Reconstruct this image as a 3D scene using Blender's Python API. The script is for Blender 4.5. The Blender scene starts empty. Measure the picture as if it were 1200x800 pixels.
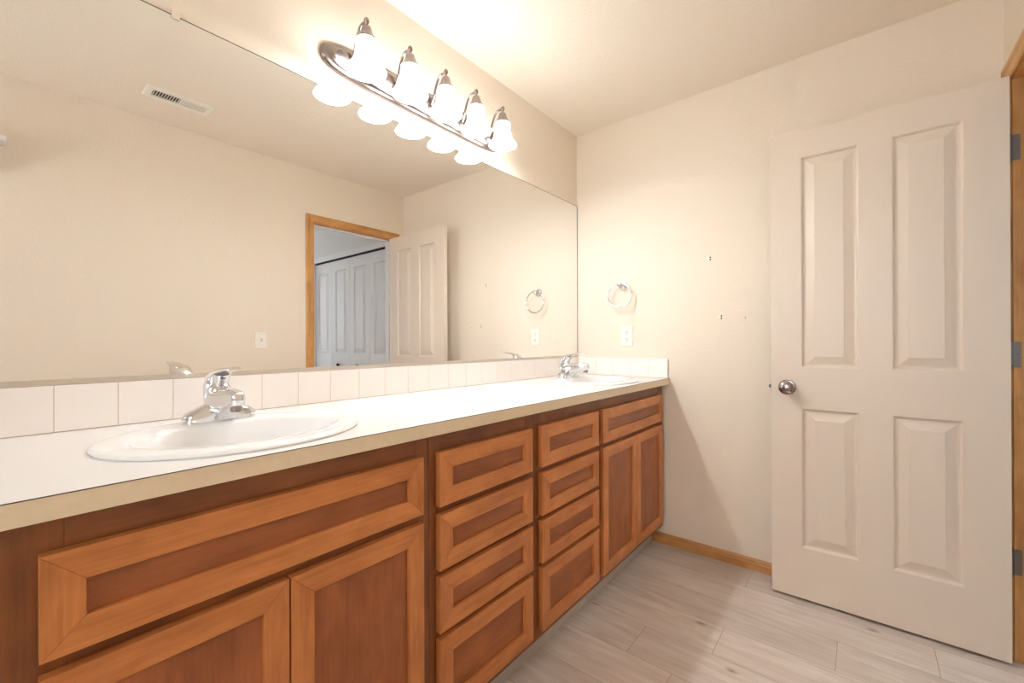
import bpy, bmesh, math
from mathutils import Vector, Matrix

# ------------------------------------------------------------------ camera, world, light, exposure
S = bpy.context.scene
COL = S.collection
R = math.radians
XF, YM, YO, ZC = 2.417, 1.398, -.404, 2.44      # far wall, mirror face, doorway wall, ceiling
YW = YM + .005                                  # wall behind the mirror
XL = -1.7                                       # left end of the bathroom

cam_d = bpy.data.cameras.new('camera')
cam = bpy.data.objects.new('camera', cam_d)
COL.objects.link(cam)
yaw, pit, rol = R(39.98), R(.058), R(-.196)
Fv = Vector((math.cos(yaw) * math.cos(pit), math.sin(yaw) * math.cos(pit), math.sin(pit)))
R0 = Vector((math.sin(yaw), -math.cos(yaw), 0)); U0 = R0.cross(Fv)
Rv = R0 * math.cos(rol) + U0 * math.sin(rol); Uv = -R0 * math.sin(rol) + U0 * math.cos(rol)
M = Matrix((Rv, Uv, -Fv)).transposed().to_4x4(); M.translation = (0, 0, 1.121)
cam.matrix_world = M
cam_d.sensor_width = 36
cam_d.lens = 503.26 / 1200 * 36
cam_d.shift_x = 10.9 / 1200
cam_d.shift_y = 1.0 / 1200
cam_d.clip_start = .01
S.camera = cam

W = bpy.data.worlds.new('sky'); S.world = W; W.use_nodes = True
W.node_tree.nodes['Background'].inputs[0].default_value = (.75, .86, 1, 1)
W.node_tree.nodes['Background'].inputs[1].default_value = 2.0
vs = S.view_settings
vs.view_transform = 'Standard'; vs.look = 'None'; vs.gamma = 1; vs.use_curve_mapping = False
vs.exposure = 0.56
S.cycles.max_bounces = 14; S.cycles.diffuse_bounces = 8; S.cycles.glossy_bounces = 8
S.cycles.use_denoising = True
S.cycles.sample_clamp_indirect = 8
LAMP = 8.5                                     # the five glass shades
LAMP_COL = (.92, .97, 1)
BULB_W = 3.9

def area(name, loc, rot, sx, sy, power, col):
    d = bpy.data.lights.new(name, 'AREA'); d.shape = 'RECTANGLE'; d.size = sx; d.size_y = sy
    d.energy = power; d.color = col
    o = bpy.data.objects.new(name, d); COL.objects.link(o); o.location = loc; o.rotation_euler = rot
    return o
area('hall_window_daylight', (1.9, -3.62, 1.5), (R(90), 0, R(180)), 1.0, 1.2, 300, (.96, .975, 1))

area('added_window_fill', (XL - .16, .20, 1.55), (0, R(-90), 0), 1.0, 1.0, 22, (.86, .93, 1))  # added light behind the unseen window, brightens near sink and cabinet fronts

# ------------------------------------------------------------------ materials
def srgb(r, g, b):
    f = lambda c: (c / 255 / 12.92) if c / 255 <= .04045 else ((c / 255 + .055) / 1.055) ** 2.4
    return (f(r), f(g), f(b), 1)

def mat(name, col, rough=.5, metal=0, spec=.5, bump=None, coat=0, emit=None, trans=0, var=None):
    m = bpy.data.materials.new(name); m.use_nodes = True
    nt = m.node_tree; b = nt.nodes['Principled BSDF']; L = nt.links.new
    b.inputs['Base Color'].default_value = col
    b.inputs['Roughness'].default_value = rough
    b.inputs['Metallic'].default_value = metal
    b.inputs['Specular IOR Level'].default_value = spec
    b.inputs['Coat Weight'].default_value = coat
    b.inputs['Coat Roughness'].default_value = .15
    b.inputs['Transmission Weight'].default_value = trans
    if emit:
        b.inputs['Emission Color'].default_value = (*emit[0], 1); b.inputs['Emission Strength'].default_value = emit[1]
    tc = nt.nodes.new('ShaderNodeTexCoord')
    if bump:
        sc, st, dist = bump[:3]
        mp = nt.nodes.new('ShaderNodeMapping'); mp.inputs['Scale'].default_value = bump[3] if len(bump) > 3 else (1, 1, 1)
        L(tc.outputs['Object'], mp.inputs['Vector'])
        n = nt.nodes.new('ShaderNodeTexNoise'); n.inputs['Scale'].default_value = sc; n.inputs['Detail'].default_value = 3
        L(mp.outputs[0], n.inputs['Vector'])
        rp = nt.nodes.new('ShaderNodeValToRGB'); rp.color_ramp.elements[0].position = .38; rp.color_ramp.elements[1].position = .66
        L(n.outputs['Fac'], rp.inputs[0])
        bp = nt.nodes.new('ShaderNodeBump'); bp.inputs['Strength'].default_value = st; bp.inputs['Distance'].default_value = dist
        L(rp.outputs[0], bp.inputs['Height']); L(bp.outputs[0], b.inputs['Normal'])
    if var:
        n = nt.nodes.new('ShaderNodeTexNoise'); n.inputs['Scale'].default_value = var[0]; n.inputs['Detail'].default_value = 4
        L(tc.outputs['Object'], n.inputs['Vector'])
        mx = nt.nodes.new('ShaderNodeMix'); mx.data_type = 'RGBA'
        mx.inputs[6].default_value = col; mx.inputs[7].default_value = var[1]
        L(n.outputs['Fac'], mx.inputs[0]); L(mx.outputs[2], b.inputs['Base Color'])
    return m

def wood(name, lo, hi, axis, rough=.38, grain=1.0, coat=.15):
    """Stained wood; axis = direction of the grain in object space."""
    m = bpy.data.materials.new(name); m.use_nodes = True
    nt = m.node_tree; b = nt.nodes['Principled BSDF']; L = nt.links.new; N = nt.nodes.new
    tc = N('ShaderNodeTexCoord'); oi = N('ShaderNodeObjectInfo')
    off = N('ShaderNodeVectorMath'); off.operation = 'ADD'
    sc = N('ShaderNodeVectorMath'); sc.operation = 'SCALE'; sc.inputs['Scale'].default_value = 9
    cb = N('ShaderNodeCombineXYZ')
    for i in range(3): L(oi.outputs['Random'], cb.inputs[i])
    L(cb.outputs[0], sc.inputs[0]); L(tc.outputs['Object'], off.inputs[0]); L(sc.outputs[0], off.inputs[1])
    def noise(scale, stretch, detail, dist=0):
        mp = N('ShaderNodeMapping'); v = [1, 1, 1]; v[axis] = stretch
        mp.inputs['Scale'].default_value = v; L(off.outputs[0], mp.inputs['Vector'])
        n = N('ShaderNodeTexNoise'); n.inputs['Scale'].default_value = scale; n.inputs['Detail'].default_value = detail
        n.inputs['Distortion'].default_value = dist
        L(mp.outputs[0], n.inputs['Vector']); return n
    fine = noise(170 * grain, .05, 3); broad = noise(26 * grain, .12, 4, .6); mott = noise(16, .55, 5, .4)
    a = N('ShaderNodeMath'); a.operation = 'MULTIPLY_ADD'; a.inputs[1].default_value = .28
    L(fine.outputs['Fac'], a.inputs[0])
    a2 = N('ShaderNodeMath'); a2.operation = 'MULTIPLY'; a2.inputs[1].default_value = .32; L(broad.outputs['Fac'], a2.inputs[0])
    L(a2.outputs[0], a.inputs[2])
    a3 = N('ShaderNodeMath'); a3.operation = 'MULTIPLY_ADD'; a3.inputs[1].default_value = .5
    L(mott.outputs['Fac'], a3.inputs[0]); L(a.outputs[0], a3.inputs[2])
    rp = N('ShaderNodeValToRGB'); rp.color_ramp.elements[0].position = .36; rp.color_ramp.elements[1].position = .74
    rp.color_ramp.elements[0].color = lo; rp.color_ramp.elements[1].color = hi
    L(a3.outputs[0], rp.inputs[0]); L(rp.outputs[0], b.inputs['Base Color'])
    b.inputs['Roughness'].default_value = rough; b.inputs['Coat Weight'].default_value = coat
    b.inputs['Coat Roughness'].default_value = .3
    bp = N('ShaderNodeBump'); bp.inputs['Strength'].default_value = .12; bp.inputs['Distance'].default_value = .001
    L(fine.outputs['Fac'], bp.inputs['Height']); L(bp.outputs[0], b.inputs['Normal'])
    return m

WALL = srgb(234, 222, 205)
M_wall = mat('painted_wall', WALL, .75, spec=.25, bump=(110, .22, .0018))
M_ceil = mat('painted_ceiling', srgb(241, 231, 216), .85, spec=.2, bump=(95, .28, .002))
M_hall = mat('hall_paint', srgb(232, 232, 232), .7, spec=.25, bump=(95, .25, .002))
M_door = mat('door_paint', srgb(223, 209, 193), .38, spec=.45, bump=(300, .10, .0008, (1, 1, .06)))
M_white = mat('white_trim_paint', srgb(236, 236, 236), .4)
M_lam = mat('white_laminate', srgb(226, 222, 219), .35, spec=.4)
M_lip = mat('beige_laminate_edge', srgb(236, 218, 190), .4, var=(60, srgb(222, 202, 170)))
M_seam = mat('dark_laminate_seam', srgb(70, 55, 40), .6)
M_tile = mat('white_glazed_tile', srgb(246, 239, 233), .18, spec=.5)
M_grout = mat('beige_grout', srgb(206, 188, 165), .9)
M_porc = mat('white_porcelain', srgb(240, 239, 238), .14, spec=.45, coat=.1)
M_chrome = mat('polished_chrome', (.76, .76, .77, 1), .13, metal=1)
M_nickel = mat('brushed_nickel', srgb(158, 146, 142), .24, metal=1)
M_hinge = mat('dull_steel_hinge', srgb(128, 122, 118), .35, metal=1)
M_mirror = mat('mirror_silver', (.93, .93, .92, 1), .0, metal=1)
M_medge = mat('mirror_edge', srgb(92, 82, 66), .3)
M_plast = mat('white_plastic', srgb(245, 240, 230), .3)
M_ivory = mat('ivory_plastic', srgb(225, 216, 202), .35)  # ivory, slightly darker than the white plastic
M_dark = mat('dark_slot', srgb(30, 26, 22), .7)
M_alu = mat('satin_aluminium', srgb(205, 192, 178), .35, metal=.4)
M_clip = mat('clear_plastic', srgb(226, 216, 204), .15)
M_spack = mat('pale_filler', srgb(240, 232, 220), .9)
M_red = mat('red_marking', srgb(150, 30, 30), .3)
M_blue = mat('blue_marking', srgb(50, 50, 150), .3)
M_kick = mat('grey_toe_kick', srgb(196, 186, 174), .55, var=(30, srgb(170, 158, 146)))
M_glass = mat('frosted_lit_glass', (.95, .93, .9, 1), .3, emit=(LAMP_COL, LAMP))
M_bulb = mat('glowing_bulb', (.95, .93, .9, 1), .3, emit=(LAMP_COL, LAMP))

FRLO, FRHI = srgb(164, 94, 44), srgb(216, 141, 78)
PNLO, PNHI = srgb(124, 66, 30), srgb(172, 100, 52)
BDLO, BDHI = srgb(100, 53, 21), srgb(150, 88, 40)  # face frame stain, darkened further to paint in shade between the fronts
M_frv = wood('maple_stain_vertical', FRLO, FRHI, 2); M_frh = wood('maple_stain_horizontal', FRLO, FRHI, 0)
M_pnv = wood('panel_stain_vertical', PNLO, PNHI, 2); M_pnh = wood('panel_stain_horizontal', PNLO, PNHI, 0)
M_bdv = wood('shade_darkened_frame_stain', BDLO, BDHI, 2)
M_bdh = wood('shade_darkened_frame_stain_horizontal', BDLO, BDHI, 0)
OKLO, OKHI = srgb(166, 110, 54), srgb(216, 162, 96)
M_okx = wood('oak_along_x', OKLO, OKHI, 0, .35); M_oky = wood('oak_along_y', OKLO, OKHI, 1, .35)
M_okz = wood('oak_along_z', OKLO, OKHI, 2, .35)

def pane_mat():
    m = bpy.data.materials.new('window_glass'); m.use_nodes = True; nt = m.node_tree; nt.nodes.clear(); N = nt.nodes.new
    o = N('ShaderNodeOutputMaterial'); mx = N('ShaderNodeMixShader'); t = N('ShaderNodeBsdfTransparent'); g = N('ShaderNodeBsdfGlossy')
    g.inputs['Roughness'].default_value = .02; fr = N('ShaderNodeFresnel'); L = nt.links.new
    L(fr.outputs[0], mx.inputs[0]); L(t.outputs[0], mx.inputs[1]); L(g.outputs[0], mx.inputs[2]); L(mx.outputs[0], o.inputs[0]); return m
M_pane = pane_mat()

def floor_mat():
    m = bpy.data.materials.new('grey_oak_planks'); m.use_nodes = True
    nt = m.node_tree; b = nt.nodes['Principled BSDF']; L = nt.links.new; N = nt.nodes.new
    tc = N('ShaderNodeTexCoord')
    # plank rows run along y; each row starts at its own joint
    RW, X0 = .1845, 1.4785
    sp = N('ShaderNodeSeparateXYZ'); L(tc.outputs['Object'], sp.inputs[0])
    def mth(op, a, b=None):
        n = N('ShaderNodeMath'); n.operation = op
        for k, q in enumerate((a, b)):
            if q is None: continue
            if isinstance(q, (int, float)): n.inputs[k].default_value = q
            else: L(q, n.inputs[k])
        return n.outputs[0]
    xr = mth('SUBTRACT', sp.outputs[0], X0); row = mth('FLOOR', mth('DIVIDE', xr, RW))
    fac = mth('DIVIDE', mth('ADD', row, 18.5), 26)
    cr = N('ShaderNodeValToRGB'); cr.color_ramp.interpolation = 'CONSTANT'; L(fac, cr.inputs[0])
    known = {0: .66, 1: .42, 2: .076, 3: -.196, 4: .416}
    el = cr.color_ramp.elements
    while len(el) < 26: el.new(.5)
    for k in range(26):
        y = known.get(k - 18, ((k * .377) % 1) * 1.22) % 1.22
        el[k].position = k / 26; el[k].color = (y / 1.22,) * 3 + (1,)
    yy = mth('SUBTRACT', sp.outputs[1], mth('MULTIPLY', cr.outputs[0], 1.22))
    mp = N('ShaderNodeCombineXYZ'); L(yy, mp.inputs[0]); L(xr, mp.inputs[1])
    br = N('ShaderNodeTexBrick'); br.offset = 0; br.inputs['Scale'].default_value = 1
    br.inputs['Brick Width'].default_value = 1.22; br.inputs['Row Height'].default_value = RW
    br.inputs['Mortar Size'].default_value = .0010; br.inputs['Mortar Smooth'].default_value = .3; br.inputs['Bias'].default_value = 0
    br.inputs['Color1'].default_value = (0, 0, 0, 1); br.inputs['Color2'].default_value = (1, 1, 1, 1); br.inputs['Mortar'].default_value = (.5, .5, .5, 1)
    L(mp.outputs[0], br.inputs['Vector'])
    # each plank shifts the grain
    sh = N('ShaderNodeVectorMath'); sh.operation = 'MULTIPLY_ADD'; sh.inputs[1].default_value = (7, 7, 7)
    L(br.outputs['Color'], sh.inputs[0]); L(mp.outputs[0], sh.inputs[2])
    def noise(scale, st, det, dist=0):
        q = N('ShaderNodeMapping'); q.inputs['Scale'].default_value = (st, 1, 1); L(sh.outputs[0], q.inputs['Vector'])
        n = N('ShaderNodeTexNoise'); n.inputs['Scale'].default_value = scale; n.inputs['Detail'].default_value = det
        n.inputs['Distortion'].default_value = dist; L(q.outputs[0], n.inputs['Vector']); return n
    g1 = noise(17, .16, 7, 1.3); g2 = noise(110, .05, 3)
    ad = N('ShaderNodeMath'); ad.operation = 'MULTIPLY_ADD'; ad.inputs[1].default_value = .35
    L(g2.outputs['Fac'], ad.inputs[0]); 
    ml = N('ShaderNodeMath'); ml.operation = 'MULTIPLY'; ml.inputs[1].default_value = .65; L(g1.outputs['Fac'], ml.inputs[0]); L(ml.outputs[0], ad.inputs[2])
    rp = N('ShaderNodeValToRGB'); e = rp.color_ramp.elements
    e[0].position = .22; e[0].color = srgb(188, 171, 157); e[1].position = .76; e[1].color = srgb(234, 225, 217)
    L(ad.outputs[0], rp.inputs[0])
    # knots
    vo = N('ShaderNodeTexVoronoi'); vo.voronoi_dimensions = '2D'; vo.inputs['Scale'].default_value = 3.4
    q = N('ShaderNodeMapping'); q.inputs['Scale'].default_value = (.55, 1, 1); L(mp.outputs[0], q.inputs['Vector']); L(q.outputs[0], vo.inputs['Vector'])
    kr = N('ShaderNodeValToRGB'); kr.color_ramp.elements[0].position = .008; kr.color_ramp.elements[1].position = .05
    kr.color_ramp.elements[0].color = (.35, .3, .27, 1); kr.color_ramp.elements[1].color = (1, 1, 1, 1)
    L(vo.outputs['Distance'], kr.inputs[0])
    mk = N('ShaderNodeMix'); mk.data_type = 'RGBA'; mk.blend_type = 'MULTIPLY'; mk.inputs[0].default_value = .75
    L(rp.outputs[0], mk.inputs[6]); L(kr.outputs[0], mk.inputs[7])
    tint = N('ShaderNodeMix'); tint.data_type = 'RGBA'; tint.blend_type = 'MULTIPLY'; tint.inputs[7].default_value = (.86, .85, .84, 1)
    L(br.outputs['Color'], tint.inputs[0]); L(mk.outputs[2], tint.inputs[6])
    mm = N('ShaderNodeMix'); mm.data_type = 'RGBA'; mm.inputs[7].default_value = srgb(146, 130, 116)
    L(br.outputs['Fac'], mm.inputs[0]); L(tint.outputs[2], mm.inputs[6]); L(mm.outputs[2], b.inputs['Base Color'])
    b.inputs['Roughness'].default_value = .42; b.inputs['Specular IOR Level'].default_value = .4
    bp = N('ShaderNodeBump'); bp.inputs['Strength'].default_value = .25; bp.inputs['Distance'].default_value = .001
    iv = N('ShaderNodeMath'); iv.operation = 'SUBTRACT'; iv.inputs[0].default_value = 1; L(br.outputs['Fac'], iv.inputs[1])
    L(iv.outputs[0], bp.inputs['Height']); L(bp.outputs[0], b.inputs['Normal'])
    return m
M_floor = floor_mat()

# ------------------------------------------------------------------ mesh helpers
def obj(name, bm, m, parent=None, bevel=0, smooth=False, seg=2):
    me = bpy.data.meshes.new(name); bmesh.ops.recalc_face_normals(bm, faces=bm.faces); bm.to_mesh(me); bm.free()
    for q in (m if isinstance(m, (list, tuple)) else [m]): me.materials.append(q)
    o = bpy.data.objects.new(name, me); COL.objects.link(o)
    if parent: o.parent = parent
    if bevel:
        b = o.modifiers.new('bevel', 'BEVEL'); b.width = bevel; b.segments = seg; b.limit_method = 'ANGLE'; b.angle_limit = R(40)
    if smooth:
        for p in me.polygons: p.use_smooth = True
        me.set_sharp_from_angle(angle=R(smooth if smooth is not True else 40))
    return o

def tag(o, label, cat, group=None, kind=None):
    o['label'] = label; o['category'] = cat
    if group: o['group'] = group
    if kind: o['kind'] = kind
    return o

def thing(name, loc, label, cat, group=None, kind=None, rz=0):
    o = bpy.data.objects.new(name, None); COL.objects.link(o); o.location = loc; o.rotation_euler = (0, 0, rz)
    o.empty_display_size = .05
    return tag(o, label, cat, group, kind)

def dup(root, loc, label):
    r = root.copy(); COL.objects.link(r); r.location = loc; r['label'] = label
    for ch in list(root.children):
        c = ch.copy(); COL.objects.link(c); c.parent = r
        for g in list(ch.children):
            d = g.copy(); COL.objects.link(d); d.parent = c
    return r

def add_box(bm, x0, x1, y0, y1, z0, z1, mi=0):
    v = [bm.verts.new(p) for p in ((x0, y0, z0), (x1, y0, z0), (x1, y1, z0), (x0, y1, z0), (x0, y0, z1), (x1, y0, z1), (x1, y1, z1), (x0, y1, z1))]
    for f in ((0, 3, 2, 1), (4, 5, 6, 7), (0, 1, 5, 4), (1, 2, 6, 5), (2, 3, 7, 6), (3, 0, 4, 7)):
        bm.faces.new([v[i] for i in f]).material_index = mi
    return bm

def box(*a): return add_box(bmesh.new(), *a)

def add_prism(bm, poly_a, poly_b, mi=0):
    a = [bm.verts.new(p) for p in poly_a]; b = [bm.verts.new(p) for p in poly_b]; n = len(a)
    bm.faces.new(a).material_index = mi; bm.faces.new(b[::-1]).material_index = mi
    for i in range(n): bm.faces.new((a[i], a[(i + 1) % n], b[(i + 1) % n], b[i])).material_index = mi
    return bm

def add_loft(bm, rings, caps=True, mi=0):
    """rings: lists of equal-length closed loops of points."""
    vr = [[bm.verts.new(p) for p in r] for r in rings]; n = len(vr[0])
    for a, b in zip(vr, vr[1:]):
        for i in range(n): bm.faces.new((a[i], a[(i + 1) % n], b[(i + 1) % n], b[i])).material_index = mi
    if caps:
        bm.faces.new(vr[0]).material_index = mi; bm.faces.new(vr[-1][::-1]).material_index = mi
    return bm

def add_lathe(bm, prof, seg=32, o=(0, 0, 0), ax=2, sgn=1, caps=False, ex=1, ey=1):
    """prof: (radius, height) pairs round axis ax through o."""
    rings = []
    for r, h in prof:
        ring = []
        for i in range(seg):
            t = 2 * math.pi * i / seg; c, s = r * math.cos(t) * ex, r * math.sin(t) * ey
            p = [0, 0, 0]; p[ax] = h * sgn; p[(ax + 1) % 3] = c; p[(ax + 2) % 3] = s
            ring.append((o[0] + p[0], o[1] + p[1], o[2] + p[2]))
        rings.append(ring)
    return add_loft(bm, rings, caps)

def catmull(pts, n):
    out = []; P = [Vector(p) for p in pts]; P = [2 * P[0] - P[1]] + P + [2 * P[-1] - P[-2]]
    for i in range(1, len(P) - 2):
        for k in range(n):
            t = k / n; a, b, c, d = P[i - 1:i + 3]
            out.append(.5 * ((2 * b) + (c - a) * t + (2 * a - 5 * b + 4 * c - d) * t * t + (3 * b - a - 3 * c + d) * t ** 3))
    out.append(P[-2]); return out

def add_sweep(bm, pts, rad, seg=12, side=None, n=6, flat=None):
    """Tube through pts (smoothed). rad: radius per control point or (across, through) pairs."""
    C = catmull(pts, n); rr = catmull([(r[0], r[1], 0) if isinstance(r, (tuple, list)) else (r, r, 0) for r in rad], n)
    rings = []; sd = Vector(side) if side else None
    for i, p in enumerate(C):
        t = (C[min(i + 1, len(C) - 1)] - C[max(i - 1, 0)]).normalized()
        s = sd if sd else (t.orthogonal().normalized() if i == 0 else (prev - t * prev.dot(t)).normalized())
        if sd: s = (s - t * s.dot(t)).normalized()
        prev = s; u = t.cross(s)
        rings.append([p + s * rr[i][0] * math.cos(2 * math.pi * k / seg) + u * rr[i][1] * math.sin(2 * math.pi * k / seg) for k in range(seg)])
    return add_loft(bm, rings)

def add_torus(bm, c, r, tr, ax_u, ax_v, seg=48, ts=10):
    c = Vector(c); u = Vector(ax_u); v = Vector(ax_v); w = u.cross(v); rings = []
    for i in range(seg):
        t = 2 * math.pi * i / seg; d = u * math.cos(t) + v * math.sin(t)
        rings.append([c + d * (r + tr * math.cos(2 * math.pi * k / ts)) + w * tr * math.sin(2 * math.pi * k / ts) for k in range(ts)])
    return add_loft(bm, rings + [rings[0]], caps=False)

def path_molding(bm, path, prof, place, closed=False, mats=None):
    """Mitred moulding in a plane. path: 2D points; prof: (offset to the left of travel, height) pairs; place(a,b,h) -> 3D."""
    n = len(path); rings = []
    for i, p in enumerate(path):
        p = Vector(p); ds = []
        if i > 0: ds.append((p - Vector(path[i - 1])).normalized())
        if i < n - 1: ds.append((Vector(path[i + 1]) - p).normalized())
        nn = [Vector((-d.y, d.x)) for d in ds]
        m = nn[0] if len(nn) == 1 else (nn[0] + nn[1]) / (1 + nn[0].dot(nn[1]))
        rings.append([place(p.x + m.x * o, p.y + m.y * o, h) for o, h in prof])
    for i in range(n - 1):
        add_prism(bm, rings[i], rings[i + 1], mats[i] if mats else 0)
    return bm

# ------------------------------------------------------------------ the room
def struct(name, bm, m, label, cat, bevel=0):
    return tag(obj(name, bm, m, None, bevel), label, cat, kind='structure')

struct('floor', box(XL - .1, 2.75, -3.7, YW + .1, -.1, 0), M_floor, 'grey brown wood-look plank floor running across the bathroom', 'floor')
struct('ceiling', box(XL - .1, 2.75, -3.7, YW + .1, ZC, ZC + .1), M_ceil, 'textured warm off white ceiling over the vanity', 'ceiling')
struct('wall_mirror', box(XL, XF, YW, YW + .1, 0, ZC), M_wall, 'beige wall carrying the mirror and the lights', 'wall')
struct('wall_far', box(XF, XF + .1, YO - .116, YW + .1, 0, ZC), M_wall, 'beige end wall with towel ring and outlet', 'wall')
bm = bmesh.new(); wy0, wy1, wz0, wz1 = -.30, .70, 1.05, 2.05
for q in ((YO - .1, wy0, 0, ZC), (wy1, YW + .1, 0, ZC), (wy0, wy1, 0, wz0), (wy0, wy1, wz1, ZC)): add_box(bm, XL - .1, XL, *q)
struct('wall_left', bm, M_wall, 'plain beige wall closing the left end of the bathroom', 'wall')
wf = bmesh.new()
for q in ((wy0, wy0 + .05, wz0, wz1), (wy1 - .05, wy1, wz0, wz1), (wy0 + .05, wy1 - .05, wz0, wz0 + .05), (wy0 + .05, wy1 - .05, wz1 - .05, wz1), (wy0 + .05, wy1 - .05, 1.53, 1.57)): add_box(wf, XL - .08, XL - .03, *q)
win = struct('added_window', wf, M_white, 'unseen white framed window added in the left end wall for fill light', 'window', .003)  # window added out of view to let the fill light in
obj('pane', box(XL - .057, XL - .053, wy0 + .04, wy1 - .04, wz0 + .04, wz1 - .04), M_pane, win)
bm = bmesh.new(); T = YO - .116
add_box(bm, XL - .1, 1.565, T, YO, 0, ZC); add_box(bm, 2.318, XF, T, YO, 0, ZC); add_box(bm, 1.565, 2.318, T, YO, 2.055, ZC)
struct('wall_doorway', bm, M_wall, 'beige wall with the doorway, facing the mirror', 'wall')
# hall beyond the doorway
bm = bmesh.new(); HX = 2.462
add_box(bm, HX, HX + .1, -.69, T, 0, ZC); add_box(bm, HX, HX + .1, -3.6, -2.215, 0, ZC); add_box(bm, HX, HX + .1, -2.215, -.69, 2.07, ZC)
struct('wall_closet', bm, M_hall, 'white hall wall around the closet seen through the doorway', 'wall')
struct('wall_closet_back', box(2.65, 2.75, -3.6, T, 0, ZC), M_hall, 'dark inside of the hall closet', 'wall')
struct('wall_hall', box(1.2, 1.3, -3.6, T, 0, ZC), M_hall, 'white side wall of the hall opposite the closet', 'wall')
bm = bmesh.new()
add_box(bm, 1.2, 1.45, -3.7, -3.6, 0, ZC); add_box(bm, 2.35, 2.75, -3.7, -3.6, 0, ZC); add_box(bm, 1.45, 2.35, -3.7, -3.6, 0, .9); add_box(bm, 1.45, 2.35, -3.7, -3.6, 2.1, ZC)
struct('wall_hall_end', bm, M_hall, 'white wall at the end of the hall with a window opening', 'wall')

# door jamb: oak on the bathroom side, white stop and hall side
bm = bmesh.new()
for (a, b, mi) in ((YO, YO - .045, 0), (YO - .045, T, 1)):
    add_box(bm, 1.565, 1.583, b, a, 0, 2.037, mi); add_box(bm, 2.300, 2.318, b, a, 0, 2.037, mi); add_box(bm, 1.565, 2.318, b, a, 2.037, 2.055, mi)
add_box(bm, 1.583, 1.594, YO - .08, YO - .046, 0, 2.037, 1); add_box(bm, 2.289, 2.300, YO - .08, YO - .046, 0, 2.037, 1)
add_box(bm, 1.594, 2.289, YO - .08, YO - .046, 2.026, 2.037, 1)
struct('trim_1', bm, [M_okz, M_white], 'oak door jamb with white stop in the doorway', 'door jamb')
CAS = ((0, 0), (0, .008), (.006, .011), (.03, .013), (.042, .017), (.054, .017), (.058, .013), (.058, 0))
bm = bmesh.new()
path_molding(bm, [(1.577, 0), (1.577, 2.040), (2.306, 2.040), (2.306, 0)], CAS, lambda a, b, h: (a, YO + h, b), mats=[0, 1, 0])
struct('trim_2', bm, [M_okz, M_okx], 'oak casing round the bathroom side of the doorway', 'door casing', .001)
bm = bmesh.new()
path_molding(bm, [(1.577, 0), (1.577, 2.040), (2.306, 2.040), (2.306, 0)], CAS, lambda a, b, h: (a, T - h, b))
struct('trim_3', bm, M_white, 'white casing round the hall side of the doorway', 'door casing')
bm = bmesh.new()
path_molding(bm, [(-2.215, 0), (-2.215, 2.062), (-.69, 2.062), (-.69, 0)], CAS, lambda a, b, h: (HX - h, a, b))
struct('trim_4', bm, M_white, 'white casing round the hall closet opening', 'closet casing')
struct('trim_5', box(HX + .034, HX + .062, -2.213, -.692, 2.055, 2.07), M_dark, 'dark closet door track above the bifold doors', 'closet track')

BB = ((0, 0), (0, .012), (.032, .012), (.038, .009), (.044, .010), (.053, .006), (.056, .002), (.056, 0))
def baseboard(name, a, b, place, m, label):
    bm = bmesh.new(); add_prism(bm, [place(a, o, h) for h, o in BB], [place(b, o, h) for h, o in BB])
    struct(name, bm, m, label, 'baseboard')
baseboard('baseboard_far', .934, YO, lambda t, o, h: (XF - o, t, h), M_oky, 'oak baseboard along the end wall behind the open door')
baseboard('baseboard_doorway', XL, 1.517, lambda t, o, h: (t, YO + o, h), M_okx, 'oak baseboard along the doorway wall')
baseboard('baseboard_left', YO + .013, YW, lambda t, o, h: (XL + o, t, h), M_oky, 'oak baseboard along the left end wall')

# ------------------------------------------------------------------ panelled doors
def panel_slab(w, h, t, rects, mould=(.013, .012, .046)):
    """Door slab in local x (0..w), y (0..-t: face at y=0 and y=-t), z; raised panels pressed into both faces."""
    bm = bmesh.new()
    xs = sorted({0, w, *[r[0] for r in rects], *[r[1] for r in rects]}); zs = sorted({0, h, *[r[2] for r in rects], *[r[3] for r in rects]})
    a, d, c = mould
    for yf, s in ((0, -1), (-t, 1)):
        for i in range(len(xs) - 1):
            for k in range(len(zs) - 1):
                cx, cz = (xs[i] + xs[i + 1]) / 2, (zs[k] + zs[k + 1]) / 2
                if any(r[0] < cx < r[1] and r[2] < cz < r[3] for r in rects): continue
                bm.faces.new([bm.verts.new((x, yf, z)) for x, z in ((xs[i], zs[k]), (xs[i + 1], zs[k]), (xs[i + 1], zs[k + 1]), (xs[i], zs[k + 1]))])
        for r in rects:
            rings = []
            for off, dep in ((0, 0), (.003, .0015), (a * .6, d), (a, d), (a + .005, d - .001), (c, .0025), (c + .001, .0012)):
                rings.append([(r[0] + off, yf + s * dep, r[2] + off), (r[1] - off, yf + s * dep, r[2] + off), (r[1] - off, yf + s * dep, r[3] - off), (r[0] + off, yf + s * dep, r[3] - off)])
            vr = [[bm.verts.new(p) for p in q] for q in rings]
            for p, q in zip(vr, vr[1:]):
                for i in range(4): bm.faces.new((p[i], p[(i + 1) % 4], q[(i + 1) % 4], q[i]))
            bm.faces.new(vr[-1])
    for x0, z0, x1, z1 in ((0, 0, w, 0), (w, 0, w, h), (w, h, 0, h), (0, h, 0, 0)):
        bm.faces.new([bm.verts.new(p) for p in ((x0, 0, z0), (x1, 0, z1), (x1, -t, z1), (x0, -t, z0))])
    bmesh.ops.remove_doubles(bm, verts=bm.verts, dist=1e-5)
    return bm

# the open bathroom door: local x from hinge to latch lies along world +y
DW, DH, DT = .706, 2.020, .035
door = thing('door_1', (2.253, -.390, .013), 'cream four panel door standing open against the end wall', 'door', kind='structure', rz=R(90))
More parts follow.
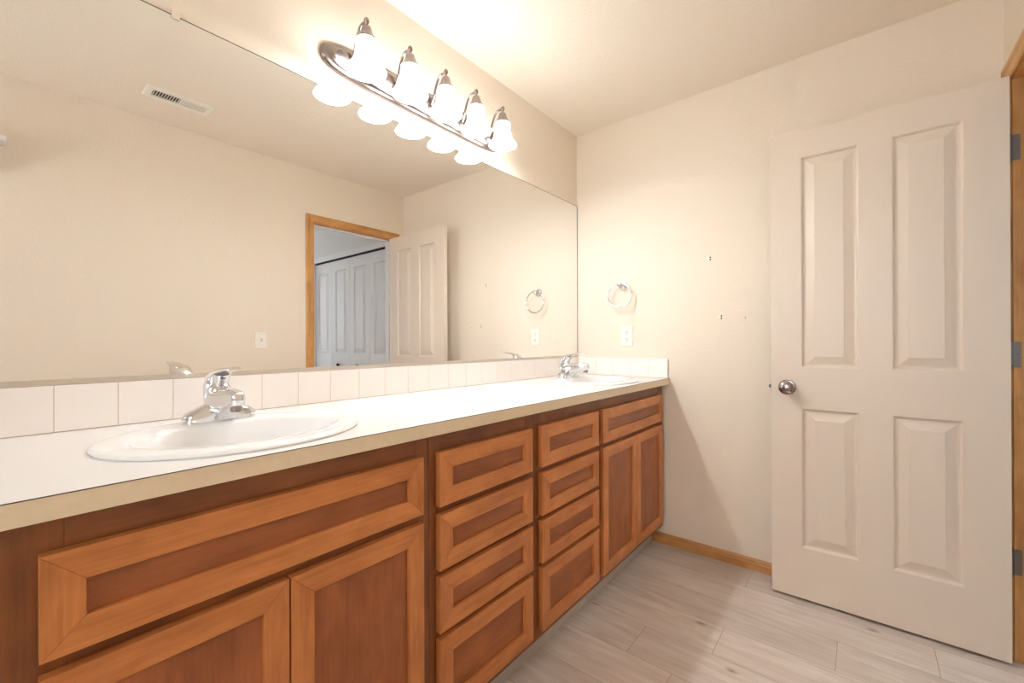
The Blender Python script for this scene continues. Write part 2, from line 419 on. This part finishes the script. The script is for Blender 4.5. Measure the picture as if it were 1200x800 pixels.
# local x -> world y ; local y -> world -x, so the seen face is the local +y one and the slab runs to local -y
rects = [(.112, .302, 1.0 - .003, 1.905), (.402, .594, .997, 1.905), (.112, .302, .220, .820), (.402, .594, .220, .820)]
obj('slab', panel_slab(DW, DH, DT, rects), M_door, door)
KN = [(.0, .0), (.032, .0), (.033, .003), (.030, .008), (.018, .010), (.011, .014), (.010, .026), (.017, .031), (.026, .038), (.028, .048), (.025, .057), (.016, .062), (.010, .062), (.009, .060), (.006, .0605), (.0, .0608)]
for s, y0, lab in ((1, 0, 'nickel door knob'), (-1, -DT, None)):
    b = bmesh.new(); add_lathe(b, KN[:6], 32, (.645, y0, .909), 1, s); add_lathe(b, KN[5:], 32, (.645, y0, .909), 1, s)
    k = obj('knob', b, M_nickel, door, smooth=35)
b = box(DW - .001, DW + .0015, -.029, -.006, .88, .938); obj('latch_plate', b, M_nickel, door)
b = box(DW + .0015, DW + .011, -.022, -.012, .902, .916); obj('latch_bolt', b, M_hinge, door, .002)
for z in (1.797, 1.074, .350):
    b = bmesh.new(); zz = z - .013
    for k in range(5): add_lathe(b, [(0, 0), (.0068, 0), (.0068, .0170), (0, .0170)], 16, (-.006, -.0435, zz - .0445 + k * .0178), 2)
    for e, sg in ((zz - .0445, -1), (zz + .0445, 1)): add_lathe(b, [(.005, 0), (.005, .004), (.003, .006), (0, .0065)], 16, (-.006, -.0435, e), 2, sg)
    h = obj('hinge', b, M_hinge, door, smooth=35)
    h['label'] = 'dull steel hinge'
    b = bmesh.new()
    add_box(b, -.0028, -.0006, -.043, -.006, zz - .0445, zz + .0445)                      # leaf on the door edge
    obj('door_leaf', b, M_hinge, h)
    b = bmesh.new(); add_box(b, -.0315, -.009, -.0468, -.0448, zz - .0445, zz + .0445)        # leaf on the jamb
    for q, dx in ((-.034, -.016), (0, -.026), (.034, -.016)): add_lathe(b, [(0, 0), (.0045, 0), (.004, .0012), (0, .0012)], 12, (dx, -.0448, zz + q), 1)
    obj('jamb_leaf', b, M_hinge, h)
b = box(.40 - .072, .40 - .003, -.0001, .0006, 1.842, 1.8432); obj('scratch', b, M_ivory, door)

# bifold closet doors in the hall
LW = .379
def bifold(name, y_hinge, d, label):
    """d=+1: pair hung at the low-y end; leaves run to +y."""
    root = thing(name, (2.498, y_hinge, .012), label, 'closet door', 'bifold closet doors in the hall', 'structure', rz=R(90))
    for k in (0, 1):
        b = panel_slab(LW - .003, 2.036, .032, [(.075, LW - .078, 1.0, 1.925), (.075, LW - .078, .22, .82)])
        bmesh.ops.translate(b, verts=b.verts, vec=(k * LW + .0015, 0, 0))
        leaf = obj('door_leaf', b, M_white, root)
        if (d > 0) == (k == 1):
            xk = (2 * LW - .22) if d > 0 else .17
            b = bmesh.new(); add_lathe(b, [(0, 0), (.009, 0), (.008, .012), (.016, .018), (.017, .026), (.011, .031), (0, .032)], 20, (xk, 0, .872), 1)
            kn = obj('knob', b, M_dark, leaf, smooth=35); kn['label'] = 'small dark round knob'
    return root
bifold('door_2', -2.213, 1, 'white bifold closet door pair farther down the hall')
bifold('door_3', -1.454, -1, 'white bifold closet door pair nearest the doorway')

# ------------------------------------------------------------------ vanity cabinets
YD, YFR, DT2 = .843, .862, .019                   # front faces, face frame, thickness of the fronts
ZTOP = .889
def front(name, x0, x1, z0, z1, root, vertical, label=None):
    w = .046; ox, oy, oz = root.location; bm = bmesh.new()
    x0 -= ox; x1 -= ox; y0 = YD - oy; y1 = YFR - .0005 - oy
    o = [(x0, z0), (x1, z0), (x1, z1), (x0, z1)]; i = [(x0 + w, z0 + w), (x1 - w, z0 + w), (x1 - w, z1 - w), (x0 + w, z1 - w)]
    for k in range(4):
        n = (k + 1) % 4; q = [o[k], o[n], i[n], i[k]]
        add_prism(bm, [(a, y0, b) for a, b in q], [(a, y1, b) for a, b in q], 1 if k % 2 == 0 else 0)
    f = obj(name, bm, [M_frv, M_frh], root, .0010)
    if label: f['label'] = label
    bm = box(x0 + w - .004, x1 - w + .004, y0 + .0085, y1 - .002, z0 + w - .004, z1 - w + .004)
    p = obj('inset_panel', bm, M_pnv if vertical else M_pnh, f)
    p['label'] = 'darker recessed wood panel'
    return f

def cabinet(name, x0, x1, label, stile_l, stile_r, opens, kind_group):
    root = thing(name, (x0, YFR, 0), label, 'cabinet', kind_group)
    w = x1 - x0; g = .0004; bm = bmesh.new(); D = YW - YFR - .001
    add_box(bm, g, .016, .019, D, .098, ZTOP); add_box(bm, w - .016, w - g, .019, D, .098, ZTOP)      # sides
    add_box(bm, .016, w - .016, .019, D, .098, .114); add_box(bm, .016, w - .016, D - .006, D, .114, ZTOP)  # bottom, back
    obj('carcass', bm, M_bdv, root)
    bm = bmesh.new()
    add_box(bm, g, stile_l, 0, .019, .098, ZTOP, 0); add_box(bm, w - stile_r, w - g, 0, .019, .098, ZTOP, 0)
    for a, b in opens: add_box(bm, stile_l, w - stile_r, 0.0003, .019, a, b, 1)
    obj('face_frame', bm, [M_bdv, M_bdh], root, .0006)
    bm = box(g, w - g, .055, .071, 0, .098)
    obj('toe_kick', bm, M_kick, root)
    return root
Z_D = ((.693, .836), (.526, .672), (.363, .510), (.131, .346))     # four drawers
rails4 = ((.098, .15), (.33, .378), (.495, .541), (.657, .708), (.82, ZTOP))
rails2 = ((.098, .15), (.66, .705), (.82, ZTOP))
c = cabinet('sink_cabinet', 0.0, .728, 'stained maple sink base cabinet nearest the camera, under the near sink', .066, .045, rails2, 'vanity sink cabinets')
front('false_front', .041, .697, .692, .836, c, False)
front('door', .041, .3675, .131, .670, c, True); front('door', .3705, .697, .131, .670, c, True)
for x0, x1, a, b, lab in ((.728, 1.187, .750, 1.160, 'stained maple four-drawer cabinet beside the near sink base cabinet'), (1.187, 1.647, 1.215, 1.628, 'stained maple four-drawer cabinet beside the far sink base cabinet')):
    c = cabinet('drawer_cabinet', x0, x1, lab, .045, .045, rails4, 'vanity drawer cabinets')
    for z0, z1 in Z_D:
        front('drawer', a, b, z0, z1, c, False)
c = cabinet('sink_cabinet', 1.647, XF - .001, 'stained maple sink base cabinet against the end wall, under the far sink', .045, .07, rails2, 'vanity sink cabinets')
front('false_front', 1.668, 2.368, .692, .836, c, False)
front('door', 1.668, 2.0165, .131, .672, c, True); front('door', 2.0195, 2.368, .131, .672, c, True)

# ------------------------------------------------------------------ countertop with two sink holes
CY0, CT = .820, .922
SINKS = (.365, 2.0); SY, SA, SB = 1.065, .252, .212
CXA, CXB = -.03, XF - .0015
def add_hole_plate(bm, x0, x1, y0, y1, cx, cy, a, b, z):
    n = 64; ang = sorted([2 * math.pi * i / n for i in range(n)] + [math.atan2(y - cy, x - cx) % (2 * math.pi) for x in (x0, x1) for y in (y0, y1)])
    inn, out = [], []
    for t in ang:
        c, s = math.cos(t), math.sin(t); inn.append((cx + a * c, cy + b * s, z))
        k = min([(x1 - cx) / c if c > 1e-9 else 9e9, (x0 - cx) / c if c < -1e-9 else 9e9, (y1 - cy) / s if s > 1e-9 else 9e9, (y0 - cy) / s if s < -1e-9 else 9e9])
        out.append((cx + k * c, cy + k * s, z))
    vi = [bm.verts.new(p) for p in inn]; vo = [bm.verts.new(p) for p in out]; m = len(ang)
    for i in range(m): bm.faces.new((vi[i], vi[(i + 1) % m], vo[(i + 1) % m], vo[i]))
    return inn
bm = bmesh.new(); tops = []
yb = YW - .001; ha, hb = SA - .02, SB - .02
edges = [CXA, SINKS[0] - .3, SINKS[0] + .3, SINKS[1] - .3, SINKS[1] + .3, CXB]
for z in (CT, ZTOP + .0004):
    for k in range(5):
        x0, x1 = edges[k], edges[k + 1]
        if k in (1, 3): tops.append(add_hole_plate(bm, x0, x1, CY0 + .002, yb, SINKS[k // 2], SY, ha, hb, z))
        else: bm.faces.new([bm.verts.new(p) for p in ((x0, CY0 + .002, z), (x1, CY0 + .002, z), (x1, yb, z), (x0, yb, z))])
for a, b in ((tops[0], tops[2]), (tops[1], tops[3])):
    va = [bm.verts.new(p) for p in a]; vb = [bm.verts.new(p) for p in b]; m = len(a)
    for i in range(m): bm.faces.new((va[i], va[(i + 1) % m], vb[(i + 1) % m], vb[i]))
ring = [(CXA, CY0 + .002), (CXB, CY0 + .002), (CXB, yb), (CXA, yb)]
for k in range(4):
    p, q = ring[k], ring[(k + 1) % 4]
    bm.faces.new([bm.verts.new(v) for v in ((*p, CT), (*q, CT), (*q, ZTOP + .0004), (*p, ZTOP + .0004))])
bmesh.ops.remove_doubles(bm, verts=bm.verts, dist=1e-5)
top = tag(obj('countertop', bm, M_lam), 'long white laminate countertop with beige front edge over the vanity', 'countertop')
e = obj('front_edge', box(CXA, CXB, CY0, CY0 + .002, ZTOP, CT - .0012), M_lip, top); e['label'] = 'beige laminate front edge'
e = obj('edge_seam', box(CXA, CXB, CY0 - .0002, CY0 + .002, CT - .0012, CT - .0001), M_seam, top); e['label'] = 'thin dark seam line'

# tile backsplash, one row on the back wall and one on the end wall
TS = .1088; BT = 1.0285
def tile_run(name, label, a0, a1, seams, place, flip):
    root = thing(name, place(a0, 0, CT), label, 'backsplash'); loc = root.location
    L = lambda a, d, z: tuple(Vector(place(a, d, z)) - loc)
    def bx(bm, p0, p1, d0, d1, z0, z1):
        P, Q = L(p0, d0, z0), L(p1, d1, z1)
        add_box(bm, min(P[0], Q[0]), max(P[0], Q[0]), min(P[1], Q[1]), max(P[1], Q[1]), min(P[2], Q[2]), max(P[2], Q[2]))
    bm = bmesh.new(); bx(bm, a0, a1, 0.0005, .007 + .005 * (not flip), CT + .0005, BT - .001); obj('grout', bm, M_grout, root)
    bm = bmesh.new(); ed = [a0] + seams + [a1]
    for p, q in zip(ed, ed[1:]): bx(bm, p + (.0006 if p != a0 else 0), q - (.0006 if q != a1 else 0), .001, .008 + .005 * (not flip), CT + .002, BT)
    obj('tiles', bm, M_tile, root, .0010)
sm = [.091 + TS * k for k in range(-1, 22)]
tile_run('backsplash', 'white square tile backsplash running under the mirror', CXA, XF - .0095, [s for s in sm if CXA < s < XF - .02], lambda a, d, z: (a, YW - d, z), False)
tile_run('backsplash', 'short white tile backsplash on the end wall', CY0 + .008, YW - .0135, [.938, 1.0475, 1.157, 1.266, 1.375], lambda a, d, z: (XF - d, a, z), True)

# ------------------------------------------------------------------ sinks
def make_sink(cx, label):
    root = thing('sink', (cx, SY, CT), label, 'sink', 'drop-in oval sinks')
    bm = bmesh.new(); prof = [(SA, SB, 0, .0005), (SA + .002, SB + .002, 0, .004), (SA - .001, SB - .001, 0, .008), (SA - .007, SB - .007, 0, .0105), (SA - .02, SB - .02, 0, .0115),
        (.205, .148, -.020, .0125), (.198, .141, -.022, .010), (.192, .136, -.023, .002), (.183, .128, -.024, -.025), (.165, .115, -.022, -.065), (.132, .092, -.018, -.105), (.085, .06, -.01, -.128), (.03, .025, 0, -.134), (.021, .021, 0, -.136)]
    rings = [[(a * math.cos(t), dy + b * math.sin(t), z) for t in [2 * math.pi * i / 72 for i in range(72)]] for a, b, dy, z in prof]
    add_loft(bm, rings, caps=False)
    # underside shell so the bowl has thickness
    low = [[(x * 1.02, y * 1.02, z - .008) for x, y, z in r] for r in rings[5:]]
    add_loft(bm, [rings[0]] + [[(x * .93, y * .91, -.001) for x, y, z in rings[0]]] + low, caps=False)
    obj('basin', bm, M_porc, root, smooth=60)
    bm = bmesh.new(); add_lathe(bm, [(0, -.133), (.012, -.133), (.014, -.1345), (.024, -.1335), (.0255, -.136), (.0255, -.140), (0, -.140)], 28)
    obj('drain', bm, M_chrome, root, smooth=35)
    return root
s1 = make_sink(SINKS[0], 'white oval drop-in sink in the near part of the counter')
dup(s1, (SINKS[1], SY, CT), 'white oval drop-in sink by the end wall')

# ------------------------------------------------------------------ faucets
def make_faucet(x, label):
    root = thing('faucet', (x, 1.222, CT + .013), label, 'faucet', 'single lever chrome faucets')
    bm = bmesh.new(); rings = []
    for i in range(33):                                           # base: low pads at the ends, swept up to the body
        t = -1 + i / 16; xx = .079 * t; a = abs(t)
        d = .029 * math.sqrt(max(0, 1 - a ** 5)) + .002; h = (.021 + .036 * (1 - a) ** 1.3) * (1 - .45 * a ** 12)
        ring = []
        for k in range(20):
            q = math.pi * k / 19; c, s = math.cos(q), math.sin(q)
            ring.append((xx, d * math.copysign(abs(c) ** .55, c), h * abs(s) ** .5))
        rings.append(ring)
    add_loft(bm, rings); obj('base', bm, M_chrome, root, smooth=50)
    bm = bmesh.new(); rings = []
    SP = ((.034, 0, .030, .022), (.024, 0, .052, .030), (0, 0, .068, .033), (-.03, 0, .075, .030), (-.055, .006, .078, .025), (-.08, .022, .079, .020), (-.105, .035, .077, .0165), (-.122, .042, .073, .014), (-.127, .048, .067, .009))
    for q in catmull([p[:3] for p in SP], 4):
        w = min(((abs(q.x - p[0]), p[3]) for p in SP))[1]
        fr = [p for p in SP]; k = max(0, min(len(SP) - 2, sum(1 for p in SP[1:] if p[0] >= q.x))); a, b = SP[k], SP[k + 1]
        f = 0 if a[0] == b[0] else max(0, min(1, (q.x - a[0]) / (b[0] - a[0]))); w = a[3] + (b[3] - a[3]) * f
        zc, hz = (q.y + q.z) / 2, (q.z - q.y) / 2
        rings.append([(w * math.copysign(abs(math.cos(t)) ** .6, math.cos(t)), q.x, zc + hz * math.copysign(abs(math.sin(t)) ** .6, math.sin(t))) for t in [2 * math.pi * k2 / 28 for k2 in range(28)]])
    add_loft(bm, rings)
    obj('spout', bm, M_chrome, root, smooth=45)
    bm = bmesh.new(); add_lathe(bm, [(0, .028), (.0095, .028), (.0125, .030), (.0125, .050), (0, .050)], 20, (0, -.109, 0))
    obj('aerator', bm, M_nickel, root, smooth=35)
    bm = bmesh.new(); add_lathe(bm, [(.026, .055), (.026, .068), (.024, .078), (.019, .086), (.010, .091), (0, .092)], 28, (0, .004, 0))
    obj('cartridge_dome', bm, M_chrome, root, smooth=50)
    bm = bmesh.new()
    add_sweep(bm, [(0, .036, .034), (0, .037, .062), (0, .026, .090), (0, .0, .112), (0, -.04, .122), (0, -.08, .126), (0, -.112, .129)], [(.022, .010), (.026, .010), (.028, .009), (.026, .007), (.020, .006), (.015, .0045), (.010, .003)], 16, (1, 0, 0))
    lv = obj('lever', bm, M_chrome, root, smooth=50)
    bm = bmesh.new(); add_sweep(bm, [(0, .004, .078), (0, .0, .092), (0, -.006, .112)], [.019, .017, .018], 14, (1, 0, 0))
    obj('lever_neck', bm, M_chrome, lv, smooth=50)
    for sx, m, lab in ((-.003, M_blue, 'blue cold mark'), (.003, M_red, 'red hot mark')):
        bm = box(sx - .0025, sx + .0025, -.0215, -.016, .100, .106); obj('temperature_mark', bm, m, lv)['label'] = lab
    return root
f1 = make_faucet(.366, 'chrome single lever faucet at the near sink')
dup(f1, (2.003, 1.222, CT + .013), 'chrome single lever faucet at the far sink')

# ------------------------------------------------------------------ mirror, its channel and clips
MX0, MX1, MZ0, MZ1 = CXA, XF - .003, 1.036, 1.993
bm = box(MX0, MX1, YM, YW - .0005, MZ0, MZ1)
for f in bm.faces: f.material_index = 1 if f.calc_center_median().y > YM + .0001 else 0
mir = obj('mirror', bm, [M_mirror, M_medge]); tag(mir, 'wide frameless wall mirror above the whole vanity', 'mirror')
bm = bmesh.new(); add_prism(bm, [(MX0, y, z) for y, z in ((YM - .003, 1.0295), (YM - .003, 1.0415), (YM - .0005, 1.0415), (YM - .0005, MZ0 - .0005), (YW - .0005, MZ0 - .0005), (YW - .0005, 1.0295))],
          [(MX1, y, z) for y, z in ((YM - .003, 1.0295), (YM - .003, 1.0415), (YM - .0005, 1.0415), (YM - .0005, MZ0 - .0005), (YW - .0005, MZ0 - .0005), (YW - .0005, 1.0295))])
obj('bottom_channel', bm, M_alu, mir)['label'] = 'metal channel along the bottom edge'
bm = bmesh.new(); add_box(bm, MX0, MX1, YM - .0006, YM - .0001, MZ1 - .0022, MZ1); add_box(bm, MX1 - .0035, MX1, YM - .0006, YM - .0001, 1.042, MZ1 - .0022)
obj('dark_edge', bm, M_medge, mir)['label'] = 'dark polished mirror edge'
for x in (.317, 2.105):
    bm = bmesh.new(); add_box(bm, x - .009, x + .009, YM - .004, YM - .0006, 1.983, 2.006); add_box(bm, x - .009, x + .009, YM - .0006, YW - .0005, 1.994, 2.006)
    obj('clip', bm, M_clip, mir, .001)['label'] = 'clear plastic mirror clip'

# ------------------------------------------------------------------ five-light vanity fixture
def light_bar():
    cx, zc = 1.181, 2.112
    root = thing('vanity_light', (cx, YW, zc), 'brushed nickel five-light vanity fixture with bell glass shades above the mirror', 'light fixture')
    bm = bmesh.new(); n = 96
    def loop(hw, hh, y):
        pts = []
        for i in range(n):                                       # long bar with scalloped ogee ends
            t = 2 * math.pi * i / n; c, s = math.cos(t), math.sin(t)
            px = hw * math.copysign(abs(c) ** .28, c) if abs(c) > 1e-9 else 0; pz = hh * math.copysign(abs(s) ** .8, s)
            pts.append((px, y, pz))
        return pts
    rings = [loop(.466, .060, -.0005), loop(.466, .060, -.010), loop(.460, .055, -.016), loop(.450, .047, -.017), loop(.444, .042, -.022), loop(.434, .034, -.028), loop(.426, .028, -.029), loop(.418, .020, -.029)]
    add_loft(bm, rings); obj('wall_plate', bm, M_nickel, root, smooth=30)
    for xx in (.82, 1.003, 1.181, 1.359, 1.538):
        x = xx - cx; y = 1.285 - YW; d = lambda z: z - zc
        bm = bmesh.new()
        add_sweep(bm, [(x, -.026, d(2.100)), (x, -.042, d(2.130)), (x, -.056, d(2.172)), (x, -.075, d(2.205)), (x, -.098, d(2.214)), (x, y, d(2.205))], [.006, .0055, .005, .005, .005, .005], 12, (1, 0, 0))
        add_lathe(bm, [(.016, 0), (.015, .006), (.009, .010), (.006, .014)], 20, (x, -.027, d(2.098)), 1, -1)
        obj('arm', bm, M_nickel, root, smooth=45)
        bm = bmesh.new(); add_lathe(bm, [(0, .026), (.004, .0255), (.0085, .020), (.0095, .014), (.0075, .008), (.004, .004), (.004, -.006), (0, -.006)], 20, (x, y, d(2.198)))
        obj('finial', bm, M_nickel, root, smooth=50)
        bm = bmesh.new(); add_lathe(bm, [(0, 2.194), (.010, 2.194), (.015, 2.190), (.019, 2.178), (.023, 2.165), (.030, 2.155), (.036, 2.147), (.036, 2.143), (.033, 2.143), (.026, 2.155), (0, 2.16)], 28, (x, y, -zc))
        obj('socket_cup', bm, M_nickel, root, smooth=35)
        prof = [(.030, 2.152), (.0335, 2.145), (.035, 2.130), (.0365, 2.108), (.040, 2.088), (.046, 2.070), (.055, 2.056), (.062, 2.049), (.066, 2.042)]
        bm = bmesh.new(); add_lathe(bm, prof + [(r - .003, h + (.004 if k else 0)) for k, (r, h) in enumerate(prof[::-1])], 40, (x, y, -zc))
        sh = obj('glass_shade', bm, M_glass, root, smooth=60); sh['label'] = 'lit white bell shade'
        bm = bmesh.new(); add_lathe(bm, [(0, 2.152), (.012, 2.152), (.012, 2.135), (.016, 2.122), (.022, 2.108), (.023, 2.096), (.019, 2.084), (.010, 2.078), (0, 2.077)], 24, (x, y, -zc))
        obj('bulb', bm, M_bulb, sh, smooth=60)
        ld = bpy.data.lights.new('bulb_light', 'POINT'); ld.energy = BULB_W; ld.color = LAMP_COL; ld.shadow_soft_size = .022
        lo = bpy.data.objects.new('bulb_light', ld); COL.objects.link(lo); lo.parent = sh; lo.location = (x, y, d(2.054))
light_bar()

# ------------------------------------------------------------------ small things on the walls and ceiling
t = thing('towel_ring', (XF, 1.094, 1.462), 'chrome towel ring on the end wall above the outlet', 'towel ring')
bm = bmesh.new(); add_lathe(bm, [(0, .0005), (.026, .0005), (.027, .004), (.024, .008), (.015, .010), (.010, .016), (.009, .034), (.013, .040), (.015, .047), (.012, .054), (0, .056)], 32, (0, 0, 0), 0, -1)
obj('post', bm, M_chrome, t, smooth=40)
bm = bmesh.new(); add_torus(bm, (-.045, 0, -.066), .072, .0052, (0, 1, 0), (0, 0, 1)); obj('ring', bm, M_chrome, t, smooth=60)

def plate(root, w, h):
    """Wall plate in local x (across), z; face towards local +y."""
    bm = bmesh.new(); r = lambda a, b, y: [(-a, y, -b), (a, y, -b), (a, y, b), (-a, y, b)]
    add_loft(bm, [r(w / 2, h / 2, .0005), r(w / 2, h / 2, .003), r(w / 2 - .004, h / 2 - .004, .0062)])
    obj('cover_plate', bm, M_plast, root, .001)
    for z in (-h * .42, h * .42):
        b = bmesh.new(); add_lathe(b, [(0, .0062), (.003, .0062), (.0025, .0074), (0, .0076)], 12, (0, 0, z), 1, 1); obj('screw', b, M_ivory, root)
t = thing('outlet', (XF, 1.066, 1.158), 'white duplex outlet on the end wall under the towel ring', 'outlet', rz=R(90))
plate(t, .071, .119)
for z in (-.021, .021):
    bm = box(-.0165, .0165, .0055, .0080, z - .014, z + .014); rc = obj('receptacle', bm, M_plast, t, .004)
    bm = bmesh.new(); add_box(bm, -.0075, -.0050, .0076, .0083, z - .001, z + .008); add_box(bm, .0050, .0075, .0076, .0083, z - .001, z + .008)
    add_lathe(bm, [(0, .0083), (.0028, .0083), (.0028, .0076)], 12, (0, 0, z - .0075), 1, 1)
    obj('slots', bm, M_dark, rc)['label'] = 'dark plug slots'
t = thing('light_switch', (1.206, YO, 1.144), 'white toggle light switch on the doorway wall, seen in the mirror', 'light switch')
plate(t, .072, .118)
bm = box(-.006, .006, .0055, .0075, -.013, .013); obj('toggle_slot', bm, M_ivory, t)
bm = bmesh.new(); add_prism(bm, [(-.0045, .006, -.006), (.0045, .006, -.006), (.0045, .018, .009), (-.0045, .018, .009)], [(-.0045, .006, .006), (.0045, .006, .006), (.0045, .016, .013), (-.0045, .016, .013)])
obj('toggle', bm, M_ivory, t, .001)

# ceiling vent, seen in the mirror
t = thing('ceiling_vent', (.661, -.038, ZC), 'white louvred metal vent in the ceiling, seen in the mirror', 'vent')
bm = bmesh.new(); hw, hh, iw, ih = .150, .070, .118, .034
rg = lambda a, b, z: [(-a, -b, z), (a, -b, z), (a, b, z), (-a, b, z)]
add_loft(bm, [rg(hw, hh, -.0005), rg(hw, hh, -.003), rg(hw - .006, hh - .006, -.007), rg(iw, ih, -.007), rg(iw, ih, -.0005)], caps=False)
obj('frame', bm, M_plast, t)
bm = bmesh.new(); add_box(bm, -iw, iw, -ih, ih, -.0010, -.0004); obj('duct_opening', bm, M_dark, t)
for k in range(20):
    x = -iw + .006 + k * (2 * iw - .012) / 19; s = -1 if k < 10 else 1; bm = bmesh.new()
    q = [(x - s * .0042, -.0012), (x - s * .0042 + .0009, -.0012), (x + s * .0030 + .0009, -.0068), (x + s * .0030, -.0068)]
    add_prism(bm, [(a, -ih, b) for a, b in q], [(a, ih, b) for a, b in q]); obj('louvre', bm, M_plast, t)

# old screw holes in the end wall
for y, z, n, lab in ((.611, 1.557, 2, 'pair of old screw holes high on the end wall, left of the door'), (.559, 1.249, 2, 'pair of dark old screw holes in the middle of the end wall'), (.450, 1.243, 1, 'single small nail hole in the end wall nearest the door')):
    t = thing('wall_hole', (XF, y, z), lab, 'wall hole', 'old holes in the end wall')
    bm = bmesh.new(); rr = .011 if n == 2 else .005
    add_lathe(bm, [(0, .0012), (rr * .6, .0011), (rr, .0003)], 20, (0, .004 if n == 2 else 0, 0), 0, -1); obj('filler_patch', bm, M_spack, t)
    for k in range(n):
        bm = bmesh.new(); add_lathe(bm, [(0, .0016), (.0040 if n == 2 else .0028, .0016), (.0040 if n == 2 else .0028, .0005)], 14, (0, -.002, (.006 - .012 * k) if n == 2 else 0), 0, -1)
        obj('hole', bm, M_dark, t)

# white wall shelf beside the camera, its end just seen at the left of the mirror
t = thing('wall_shelf', (-.25, YO, 2.085), 'white wall shelf whose end shows at the left edge of the mirror', 'shelf')
bm = bmesh.new(); add_prism(bm, [(-.3, y, z) for y, z in ((.0005, .0), (.09, .0), (.10, .01), (.10, .022), (.0005, .022))], [(.3, y, z) for y, z in ((.0005, .0), (.09, .0), (.10, .01), (.10, .022), (.0005, .022))])
obj('board', bm, M_white, t, .002)
for x in (-.27, .27):
    bm = bmesh.new(); pr = [(.0005, 0)] + [(.0005 + .075 * math.cos(R(a)) ** 1.0 * (1), -.12 * math.sin(R(a))) for a in (0, 18, 36, 54, 72)] + [(.0005, -.14)]
    add_prism(bm, [(x - .009, y, z) for y, z in pr], [(x + .009, y, z) for y, z in pr]); obj('bracket', bm, M_white, t, .001)
